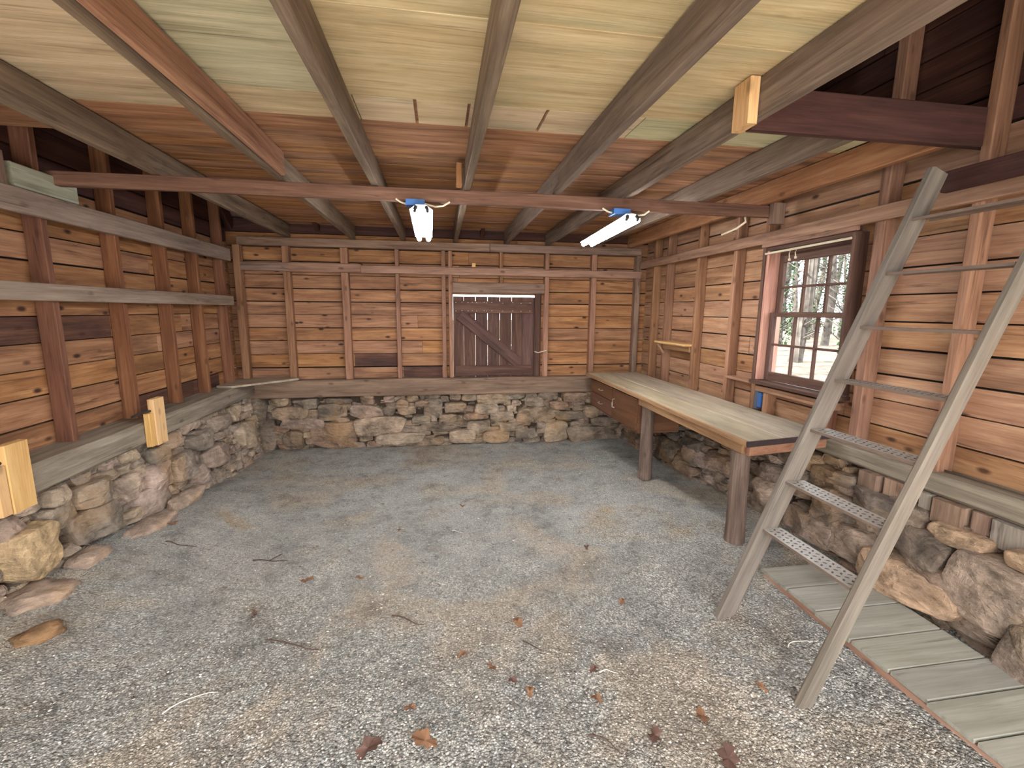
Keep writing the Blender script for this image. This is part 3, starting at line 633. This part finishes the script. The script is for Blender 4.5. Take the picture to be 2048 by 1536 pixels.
RS = [(1.98, 0.58, 0.35, 0.09), (1.74, 0.46, 0.3, 0.17), (1.61, 0.36, 0.32, 0.2), (2.22, 0.42, 0.36, 0.24), (2.35, 0.26, 0.44, 0.17), (2.77, 0.32, 0.32, 0.2), (2.78, 0.47, 0.29, 0.11), (3.16, 0.35, 0.24, 0.12), (4.22, 0.2, 0.5, 0.23), (3.8, 0.35, 0.4, 0.16), (3.4, 0.35, 0.35, 0.13), (3.67, 0.29, 0.4, 0.14), (3.95, 0.16, 0.4, 0.12), (3.52, 0.57, 0.26, 0.11), (2.52, 0.64, 0.25, 0.11), (2.3, 0.61, 0.32, 0.09), (1.86, 0.57, 0.22, 0.13), (2.0, 0.5, 0.3, 0.14), (2.05, 0.30, 0.36, 0.2)]
RX = [(-1.42, 0.42, 0.38, 0.30, 0.09, 0), (-1.72, 0.29, 0.46, 0.17, 0.11, 3), (-1.32, 0.60, 0.22, 0.09, 0.07, 3), (-1.60, 0.58, 0.26, 0.08, 0.06, 3), (-1.15, 0.3, 0.34, 0.28, 0.1, 0), (-1.2, 0.28, 0.3, 0.2, 0.1, 0)]
stones('wall_right_foundation', [(-a_, b_, c_, d_) for a_, b_, c_, d_ in RS], -5.35, -YF, 0.70, Matrix.Translation((2.40, 0, 0)) @ Matrix.Rotation(R(-90), 4, 'Z'), M['stone_right'],
       lambda z, u: 0.01+0.13*smooth(1-z/0.7), 23, extra=RX, floor=lambda u: fz(2.3, -u))

# ------------------------------------------------------------------ ground
def grid(name, x0, x1, y0, y1, nx, ny, fn, mat):
    V = [(x0+(x1-x0)*i/nx, y0+(y1-y0)*j/ny, fn(x0+(x1-x0)*i/nx, y0+(y1-y0)*j/ny)) for j in range(ny+1) for i in range(nx+1)]
    F = [(j*(nx+1)+i, j*(nx+1)+i+1, (j+1)*(nx+1)+i+1, (j+1)*(nx+1)+i) for j in range(ny) for i in range(nx)]
    return props(mk(name, V, F, mat, smooth=True), kind='structure')
def fdet(x, y_):
    z = fz(x, y_)+0.005*noise.noise(Vector((x*14, y_*14, 5)))+0.003*noise.noise(Vector((x*40, y_*40, 8)))
    z -= 0.02*math.exp(-((x-0.75-0.12*math.sin(y_))**2)/0.05)*smooth((5-y_)/2)*0.6   # shallow wheel ruts
    for (cx_, cy_, r_) in ((-0.75, 3.9, 0.5), (-1.0, 4.6, 0.45), (0.75, 3.9, 0.4)):   # raked arcs
        d = math.hypot(x-cx_, y_-cy_)
        if d < r_ and x > cx_-0.05: z += 0.0035*math.sin(d*150)*smooth((r_-d)/0.1)
    return z
grid('floor', -2.32, 2.50, YF, 5.42, 300, 380, fdet, M['gravel'])
grid('ground_front', -8, 8, -12, YF, 20, 20, lambda x, y_: 0.10, M['bounce_ground'])  # extended out of view for the light it bounces indoors
props(mk('ground_outside', [(2.62, -40, 0.35), (60, -40, 0.35), (60, 60, 0.35), (2.62, 60, 0.35), (-60, 5.55, 0.3), (2.62, 5.55, 0.3), (2.62, 60, 0.3), (-60, 60, 0.3)], [(0, 1, 2, 3), (4, 5, 6, 7)], M['litter']), kind='structure')

# crushed stone lying on the floor
rg = random.Random(31); G = ([], [])
ico = [(0, 0, 1), (0.9, 0, 0.3), (0.28, 0.85, 0.3), (-0.72, 0.53, 0.3), (-0.72, -0.53, 0.3), (0.28, -0.85, 0.3), (0, 0, -0.6)]
icf = [(0, 1, 2), (0, 2, 3), (0, 3, 4), (0, 4, 5), (0, 5, 1), (6, 2, 1), (6, 3, 2), (6, 4, 3), (6, 5, 4), (6, 1, 5)]
cnt = 0
while cnt < 15000:
    y_ = 0.7+(rg.random()**1.9)*4.4; x = rg.uniform(-1.85, 1.72)
    dens = 0.5+0.9*noise.noise(Vector((x*1.6, y_*1.6, 4)))+(0.35 if y_ < 2.0 else -0.12)
    if rg.random() > dens: continue
    s_ = rg.uniform(0.0022, 0.0062)*(1.5 if rg.random() < 0.03 else 1); an = rg.uniform(0, 6.28); ca, sa = math.cos(an), math.sin(an)
    ax_, ay_, az_ = s_*rg.uniform(0.8, 1.5), s_*rg.uniform(0.7, 1.1), s_*rg.uniform(0.4, 0.9); z0 = fdet(x, y_)+az_*0.25
    o = len(G[0])
    for (a_, b_, c_) in ico:
        X, Y = a_*ax_, b_*ay_; G[0].append((x+X*ca-Y*sa, y_+X*sa+Y*ca, z0+c_*az_))
    G[1].extend([(o+i, o+j, o+k) for i, j, k in icf]); cnt += 1
props(mk('gravel_stones', G[0], G[1], M['pebble']), 'loose light crushed gravel scattered over the floor', 'gravel', kind='stuff')

# ------------------------------------------------------------------ oak leaves
def leaf_geo(s_, sd):
    rg_ = random.Random(sd); n_ = 36; V = [(0, 0, 0.004)]; F = []
    for i in range(n_):
        t = 2*math.pi*i/n_
        lob = 1+0.34*math.cos(t*7+rg_.uniform(-.2, .2)) if abs(math.sin(t)) > 0.25 else 1.0
        x = math.cos(t)*s_; y_ = math.sin(t)*s_*0.52*lob*(1-0.25*math.cos(t))
        V.append((x, y_, 0.003+0.16*abs(y_)+0.008*math.sin(x/s_*3+sd)))
    for i in range(n_): F.append((0, 1+i, 1+(i+1) % n_))
    F += [(0, 1+(i+1) % n_, 1+i) for i in range(0)]
    o = len(V); V += [(-s_*0.95, -0.0015, 0.004), (-s_*1.45, -0.001, 0.010), (-s_*1.45, 0.001, 0.010), (-s_*0.95, 0.0015, 0.004)]; F.append((o, o+1, o+2, o+3))
    return V, F
LV = [(-0.753, 2.467, 'in the left middle of the floor'), (0.348, 1.95, 'near the centre, tan patch'), (-0.27, 1.397, 'at the bottom edge, pinkish and large'), (-0.076, 1.396, 'at the bottom edge, tan and spread out'), (0.953, 1.354, 'left of the near ladder foot, leaning'), (0.95, 1.187, 'lowest at right, long and pointed'), (0.196, 1.688, 'curled, below the centre'), (0.922, 2.042, 'in the right middle'), (0.269, 1.61, 'small, right of the curled one'),
      (0.33, 1.551, 'small reddish one lower right of centre'), (-0.468, 2.45, 'small dark one right of the large left leaf'), (-0.924, 2.192, 'dark, left of the centre'), (-1.764, 3.099, 'near the left stones, brown'), (-0.136, 1.539, 'tiny one near the bottom centre'), (0.907, 2.6, 'small reddish one in front of the bench'), (0.07, 1.78, 'dark one on the pale gravel'), (1.245, 1.407, 'just beside the near ladder foot'), (0.74, 1.305, 'brown cluster at bottom right'), (0.15, 3.4, 'small, far along the centre'), (-0.3, 3.0, 'faded, beyond the centre'), (0.62, 1.62, 'reddish, right of the centre bottom'), (0.58, 1.48, 'dull brown at right bottom')]
for i, (x, y_, t) in enumerate(LV):
    V, F = leaf_geo((0.052 if i in (2, 3, 5) else 0.036 if i in (0, 1, 4, 12, 17) else 0.024), i)
    mw = Matrix.Translation((x, y_, fdet(x, y_)+0.004)) @ Matrix.Rotation(i*1.9+(0.9 if i == 5 else 0), 4, 'Z')
    o = mk('oak_leaf', V, F, M['leafdark' if i % 3 == 2 else 'leaf'], mw=mw)
    props(o, 'dry brown oak leaf on the gravel, '+t, 'leaf', 'fallen oak leaves')
TW = [((-0.26, 2.09), (-0.09, 2.0), 'twig', 'straight grey stick left of the floor centre'), ((-1.14, 2.72), (-0.92, 2.68), 'twig', 'forked twig in the left middle of the floor'), ((-1.68, 2.86), (-1.5, 2.84), 'twig', 'short twig near the left stones'), ((1.49, 1.568), (1.60, 1.566), 'straw', 'curved white strip beside the platform'), ((0.36, 1.83), (0.42, 1.75), 'twig', 'short dark twig at the centre'), ((-0.80, 2.0), (-0.54, 1.9), 'twig', 'thin dark twig, left of the straight stick'), ((0.5, 1.33), (0.6, 1.25), 'twig', 'curved dark twig near the bottom edge'), ((0.63, 1.6), (0.72, 1.59), 'straw', 'pale straw on the gravel, bottom right'), ((0.05, 2.95), (0.13, 2.9), 'straw', 'short white sliver in mid floor'), ((-1.05, 1.65), (-0.9, 1.73), 'straw', 'pale grass stalk at the lower left')]
for i, (a_, b_, mt, lb) in enumerate(TW):
    P = []
    for k in range(7):
        t = k/6; x = a_[0]+(b_[0]-a_[0])*t+0.010*math.sin(t*5+i); y_ = a_[1]+(b_[1]-a_[1])*t+(0.02*math.sin(t*3.14) if mt == 'straw' or i == 6 else 0.008*math.sin(t*7))
        P.append((x, y_, fdet(x, y_)+0.006))
    G = ([], []); geo_add(G, tube_geo(P, 0.004 if mt == 'twig' else 0.0028, 6, taper=[1-0.1*k for k in range(7)]))
    if i == 1: geo_add(G, tube_geo([P[3], (P[3][0]+0.06, P[3][1]+0.05, P[3][2]+0.012)], 0.003, 5))
    props(mk('twig' if mt == 'twig' else 'straw', G[0], G[1], M[mt]), lb, 'twig' if mt == 'twig' else 'straw')

# loose rocks
def rock(name, loc, s3, mat, lb, sd, rz=0):
    V = []; F = []; nu, nv = 20, 12
    for j in range(nv+1):
        ph = math.pi*j/nv
        for i in range(nu):
            th = 2*math.pi*i/nu; p = Vector((math.sin(ph)*math.cos(th), math.sin(ph)*math.sin(th), math.cos(ph)))
            p = Vector([math.copysign(abs(c_)**0.7, c_) for c_ in p])
            k_ = 1+0.28*noise.noise(p*1.6+Vector((sd, 0, 0)))+0.08*noise.noise(p*5+Vector((sd, 3, 0)))
            V.append((p.x*s3[0]*k_, p.y*s3[1]*k_, p.z*s3[2]*k_))
    for j in range(nv):
        for i in range(nu):
            F.append((j*nu+i, j*nu+(i+1) % nu, (j+1)*nu+(i+1) % nu, (j+1)*nu+i))
    o = mk(name, V, F, M[mat], mw=Matrix.Translation(loc) @ Matrix.Rotation(rz, 4, 'Z'), smooth=True)
    return props(o, lb, 'rock')
rock('loose_rock', (-1.72, 2.03, fz(-1.72, 2.03)+0.012), (0.085, 0.035, 0.035), 'rock', 'brown angular rock on the gravel at the lower left', 3, 0.75)
rock('ledge_rock', (-1.93, 2.30, 0.22), (0.14, 0.12, 0.05), 'stone_left', 'flat dark grey rock at the foot of the left wall below the tan boulder', 8, 1.2)
rock('ledge_rock', (-1.92, 2.63, 0.235), (0.11, 0.07, 0.045), 'stone_left', 'small pale rock beside the foot of the left wall, right of the tan boulder', 12, 1.4)
rock('ledge_rock', (-1.86, 3.05, 0.205), (0.22, 0.08, 0.04), 'stone_left', 'long low grey rock half buried along the left wall', 15, 1.5)
rock('ledge_rock', (-1.90, 3.55, 0.19), (0.20, 0.07, 0.05), 'stone_left', 'long pale slab rock at the left wall foot, farther back', 19, 1.55)
rock('ledge_rock', (-1.97, 1.93, 0.23), (0.10, 0.07, 0.05), 'stone_left', 'dark rock at the left picture edge above the brown one', 25, 0.6)

# ------------------------------------------------------------------ workbench
WB = empty('workbench', (2.05, 3.7, 0.15), 'long plank workbench on two log posts along the right wall', 'workbench')
tb('top_board', 1.745, 1.995, 2.272, 5.20, 0.842, 0.868, 'benchtop', parent=WB, warp=0.001)
tb('top_board', 2.004, 2.37, 2.272, 5.20, 0.842, 0.868, 'benchtop', parent=WB, warp=0.001)
tb('front_edge', 1.728, 1.744, 2.272, 5.20, 0.835, 0.868, 'benchapron', parent=WB, ch=0.002, warp=0.001)
tb('front_apron', 1.745, 1.785, 2.33, 3.74, 0.775, 0.841, 'benchapron', parent=WB)['label'] = 'narrow support board under the front edge'
tb('end_apron', 1.77, 2.37, 2.286, 2.322, 0.77, 0.841, 'orange', parent=WB)['label'] = 'orange wood rail under the near end'
tb('edge_strip', 1.728, 2.37, 2.252, 2.271, 0.836, 0.870, 'rubber', parent=WB, ch=0.006, warp=0)['label'] = 'dark glossy strip on the near end'
for (px_, py_, zb, dx) in ((1.835, 3.73, 0.09, 0.0), (1.825, 2.44, 0.13, 0.01)):
    P = [(px_+dx*(1-k/8)+0.002*math.sin(k*1.3), py_+0.002*math.cos(k), zb+(0.835-zb)*k/8) for k in range(9)]
    V, F = tube_geo(P, 0.056, 24, jit=0.05, taper=[1.12, 1.06, 1.02, 1, .98, 1, .97, .98, 1])
    # grain of the logs runs along local X
    mw = Matrix.Translation((px_, py_, zb)) @ Matrix.Rotation(R(-90), 4, 'Y')
    inv = mw.inverted(); o = mk('log_leg', [inv @ Vector(v) for v in V], F, M['log'], WB, mw=mw, smooth=True)
for ch_ in WB.children:          # the near end is sawn slightly askew
    if ch_.name.startswith(('top_board', 'end_apron', 'edge_strip')):
        mi_ = ch_.matrix_world.inverted()
        for v_ in ch_.data.vertices:
            p_ = ch_.matrix_world @ v_.co
            if p_.y < 2.40: p_.y += 0.16*(p_.x-1.745); v_.co = mi_ @ p_
# cabinet hanging under the bench
CB = empty('cabinet', (2.0, 4.5, 0.49), 'brown wooden base cabinet hung under the far end of the workbench', 'cabinet')
cx0, cx1, cy0, cy1, cz0, cz1 = 1.775, 2.18, 3.80, 5.10, 0.495, 0.838
V, F = boxes_geo([(cx0, cx1, cy0, cy0+0.018, cz0, cz1), (cx0, cx1, cy1-0.018, cy1, cz0, cz1), (cx0, cx1, cy0+.018, cy1-.018, cz0, cz0+0.018), (cx1-.012, cx1, cy0+.018, cy1-.018, cz0+.018, cz1), (cx0, cx1-.012, 4.36, 4.378, cz0+.018, cz1)])
mk('body', V, F, M['veneer'], CB, mw=Matrix.Translation((0, 0, 0)))
def handle(parent, y_, z_, vert):
    if vert: P = [(cx0-0.016, y_, z_-0.045), (cx0-0.04, y_, z_-0.04), (cx0-0.044, y_, z_), (cx0-0.04, y_, z_+0.04), (cx0-0.016, y_, z_+0.045)]
    else: P = [(cx0-0.016, y_-0.05, z_), (cx0-0.038, y_-0.045, z_-0.004), (cx0-0.042, y_, z_-0.006), (cx0-0.038, y_+0.045, z_-0.004), (cx0-0.016, y_+0.05, z_)]
    V, F = tube_geo(P, 0.005, 8); o = mk('handle', V, F, M['chrome'], parent, mw=Matrix.Identity(4), smooth=True); o['label'] = 'chrome %s pull' % ('vertical' if vert else 'horizontal')
for (a_, b_, z0, z1) in ((4.40, 5.075, 0.675, 0.815), (4.40, 5.075, 0.52, 0.668)):
    d = tb('drawer', cx0-0.018, cx0-0.001, a_, b_, z0, z1, 'veneer', parent=CB, ch=0.002, warp=0, axis='y'); handle(d, 4.72, (z0+z1)/2, False)
d = tb('door', cx0-0.018, cx0-0.001, 3.815, 4.385, 0.52, 0.815, 'veneer', parent=CB, ch=0.002, warp=0, axis='y'); handle(d, 4.335, 0.67, True)

# ------------------------------------------------------------------ ladder
LD = empty('ladder', (1.4, 1.56, 0.12), 'steep wooden ladder with perforated metal treads leaning up to the loft', 'ladder')
def rail_at(z): return 1.318+(z-0.147)*0.405
for (yc, za, zb, wd_, dp_) in ((1.822, 0.10, 2.225, 0.042, 0.088), (1.310, 0.10, 2.40, 0.036, 0.058)):
    a_ = (rail_at(za)+dp_*0.48, yc, za); b_ = (rail_at(zb)+dp_*0.48, yc, zb)
    timber('side_rail', a_, b_, wd_, dp_, 'ladder', parent=LD, up=(-1, 0, 0.4), ch=0.008, warp=0.003)
for i, z in enumerate((0.586, 0.818, 1.067, 1.30, 1.542, 1.782, 2.02)):
    x0 = rail_at(z)+0.004; x1 = x0+0.095
    V, F = boxes_geo([(x0, x1, 1.33, 1.80, z-0.003, z), (x0, x0+0.003, 1.33, 1.80, z-0.012, z-0.003), (x1-0.003, x1, 1.33, 1.80, z-0.012, z-0.003)])
    t_ = mk('tread', V, F, [M['metal'], M['treadedge']], LD, mw=Matrix.Identity(4), matidx=[1, 0, 1, 1, 1, 1]+[1]*12); t_['label'] = 'light grey perforated metal tread'
    G = ([], [])
    for a in range(3):
        for k in range(17):
            cx_ = x0+0.02+a*0.027; cy_ = 1.352+k*0.026+(0.013 if a % 2 else 0); sl = 1 if (a+k) % 2 else -1
            o = len(G[0]); N = 8
            for q in range(N):
                t = 2*math.pi*q/N; X, Y = 0.009*math.cos(t), 0.0045*math.sin(t); an = 0.7*sl
                G[0].append((cx_+X*math.cos(an)-Y*math.sin(an), cy_+X*math.sin(an)+Y*math.cos(an), z+0.0006))
            G[1].append(tuple(range(o, o+N)))
    mk('hole_shade_discs', G[0], G[1], M['hole'], t_, mw=Matrix.Identity(4))  # flat dark discs on the plate stand for shaded open holes
tb('loft_trimmer', 2.262, 2.30, 0.5, 1.845, 2.145, 2.235, 'header', label='dark horizontal board the ladder top rests against', cat='board')
tb('door_jamb_post', 2.45, 2.54, 1.50, 1.56, 2.2, 3.4, 'header', label='dark gable stud rising into the loft at the upper right edge', cat='stud')

# ------------------------------------------------------------------ platform of boards
PL = empty('board_platform', (1.95, 1.4, 0.15), 'low walkway of grey-green boards on the floor under the ladder', 'platform')
sy = [2.06, 1.872, 1.69, 1.50, 1.33, 1.185, 1.03, 0.86, 0.68, 0.50, 0.3]
for i in range(len(sy)-1):
    x0 = 1.735+0.006*math.sin(i*2.1)
    tb('board', x0, 2.20, sy[i+1]+0.008, sy[i], 0.187, 0.205, 'platform', parent=PL, ch=0.002, warp=0.001)
tb('seam_shade_slab', 1.80, 2.17, 0.31, 2.04, 0.12, 0.183, 'darkwood', parent=PL, warp=0)['label'] = 'dark slab added for shade under the plank seams'  # added under the boards so the seams look shaded
tb('edge_joist', 1.742, 1.775, 0.3, 2.05, 0.125, 0.186, 'rail', parent=PL, warp=0.004)['label'] = 'ragged brown edge board under the planks'

# ------------------------------------------------------------------ fluorescent lights
def shoplight(x, dx, t, cat_lb):
    e = empty('fluorescent_light', (x, 3.4, 2.24), cat_lb, 'ceiling light', 'fluorescent shop lights')
    y0, y1 = 2.90, 4.06
    P = lambda yy: x+dx*(yy-y0)/(y1-y0)
    V, F = [], []
    G = ([], [])
    for (ya, yb_) in ((y0+0.06, y1-0.01),):
        o = 0
        sec = [(-0.07, 2.205), (-0.03, 2.234), (0.03, 2.234), (0.07, 2.205)]
        for yy in (ya, yb_):
            for (sx, sz) in sec: G[0].append((P(yy)+sx, yy, sz))
        G[1].extend([(0, 1, 5, 4), (1, 2, 6, 5), (2, 3, 7, 6), (3, 0, 4, 7), (0, 3, 2, 1), (4, 5, 6, 7)])
    mk('housing', G[0], G[1], M['whitecap'], e, mw=Matrix.Identity(4))
    for s_ in (-0.038, 0.038):
        pts = [(P(yy)+s_, yy, 2.190) for yy in (y0+0.03, (y0+y1)/2, y1-0.02)]
        V, F = tube_geo(pts, 0.019, 14); o = mk('tube', V, F, M['tube'], e, mw=Matrix.Identity(4), smooth=True); o['label'] = 'glowing white tube'
        V, F = tube_geo([(P(y0)+s_, y0+0.028, 2.19), (P(y0)+s_, y0+0.012, 2.195), (P(y0)+s_*0.8, y0+0.03, 2.215)], 0.011, 8); mk('lamp_holder', V, F, M['darkmetal'], e, mw=Matrix.Identity(4), smooth=True)
    return e
shoplight(-0.10, -0.02, '', 'lit twin-tube fluorescent light left of centre, seen end-on behind the tie beam')
shoplight(1.25, 0.07, '', 'lit twin-tube fluorescent light on the right, above the far end of the workbench')
for x, t in ((-0.135, 'left'), (1.21, 'right')):
    V, F = boxes_geo([(x-0.06, x+0.055, 2.99, 3.085, 2.237, 2.272)])
    bx_ = mk('junction_box', V, F, M['blue']); props(bx_, 'blue electrical box fixed under the tie beam above the %s light' % t, 'electrical box', 'blue electrical boxes on the tie beam')
    V, F = tube_geo([(x+0.055, 3.03, 2.255), (x+0.12, 3.03, 2.240), (x+0.17, 3.03, 2.247), (x+0.21, 3.045, 2.275)], 0.006, 6)
    props(mk('cable', V, F, M['cord'], smooth=True), 'pale cable leaving the right side of the %s blue box' % t, 'cable')
    V, F = tube_geo([(x-0.06, 3.03, 2.25), (x-0.09, 3.03, 2.258), (x-0.12, 3.045, 2.28)], 0.006, 6)
    props(mk('cable', V, F, M['cord'], smooth=True), 'short pale cable leaving the left side of the %s blue box' % t, 'cable')
V, F = tube_geo([(2.165, 3.075, 2.272), (2.175, 3.08, 2.24), (2.14, 3.13, 2.20), (2.07, 3.2, 2.165)], 0.008, 7)
props(mk('cable', V, F, M['cord'], smooth=True), 'cut pale cable end hanging below the right end of the tie beam', 'cable')

# ------------------------------------------------------------------ outside: winter wood seen through the window
rg = random.Random(77); spots = []
while len(spots) < 38:
    x = rg.uniform(5.5, 24); y_ = x*rg.uniform(0.80, 1.42)+rg.uniform(-0.3, 0.3)
    if all(math.hypot(x-a_, y_-b_) > 1.5 for a_, b_ in spots): spots.append((x, y_))
for i, (x, y_) in enumerate(spots):
    rd = rg.uniform(0.06, 0.22); hh = rg.uniform(7, 12)
    e = empty('tree', (x, y_, 0.35), 'ivy-covered winter tree in the wood outside the window' if i % 3 == 0 else 'bare winter tree in the wood outside the window', 'tree', 'ivy-covered trees outside the window' if i % 3 == 0 else 'bare trees outside the window')
    P = [(x+0.1*math.sin(k+i), y_+0.1*math.cos(k*1.3+i), 0.3+hh*k/8) for k in range(9)]
    G = ([], []); geo_add(G, tube_geo(P, rd, 10, jit=0.2, taper=[1-0.09*k for k in range(9)]))
    for q in range(70):
        z0 = rg.uniform(0.9, 7); an = rg.uniform(0, 6.28); L_ = rg.uniform(0.35, 0.85)
        p0 = Vector((x, y_, z0)); p1 = p0+Vector((math.cos(an)*L_*.5, math.sin(an)*L_*.5, L_*.25)); p2 = p1+Vector((math.cos(an+.5)*L_*.5, math.sin(an+.5)*L_*.5, L_*.35))
        geo_add(G, tube_geo([p0, p1, p2], 0.014+rd*0.06, 5, taper=[1, .6, .25]))
    mk('trunk', G[0], G[1], M['bark'], e, mw=Matrix.Identity(4))
    if i % 3 == 0:
        G = ([], [])
        for q in range(900):
            an = rg.uniform(0, 6.28); z0 = rg.uniform(0.4, 5); r_ = rd*rg.uniform(1.0, 1.7); c_ = Vector((x+r_*math.cos(an), y_+r_*math.sin(an), z0))
            d1 = Vector((rg.uniform(-1, 1), rg.uniform(-1, 1), rg.uniform(-1, 1)))*0.05; d2 = Vector((rg.uniform(-1, 1), rg.uniform(-1, 1), rg.uniform(-1, 1)))*0.05
            o = len(G[0]); G[0].extend([c_-d1, c_+d2, c_+d1, c_-d2]); G[1].append((o, o+1, o+2, o+3))
        v_ = mk('ivy', G[0], G[1], M['ivy'], e, mw=Matrix.Identity(4)); v_['kind'] = 'stuff'; v_['label'] = 'green ivy climbing the trunk'
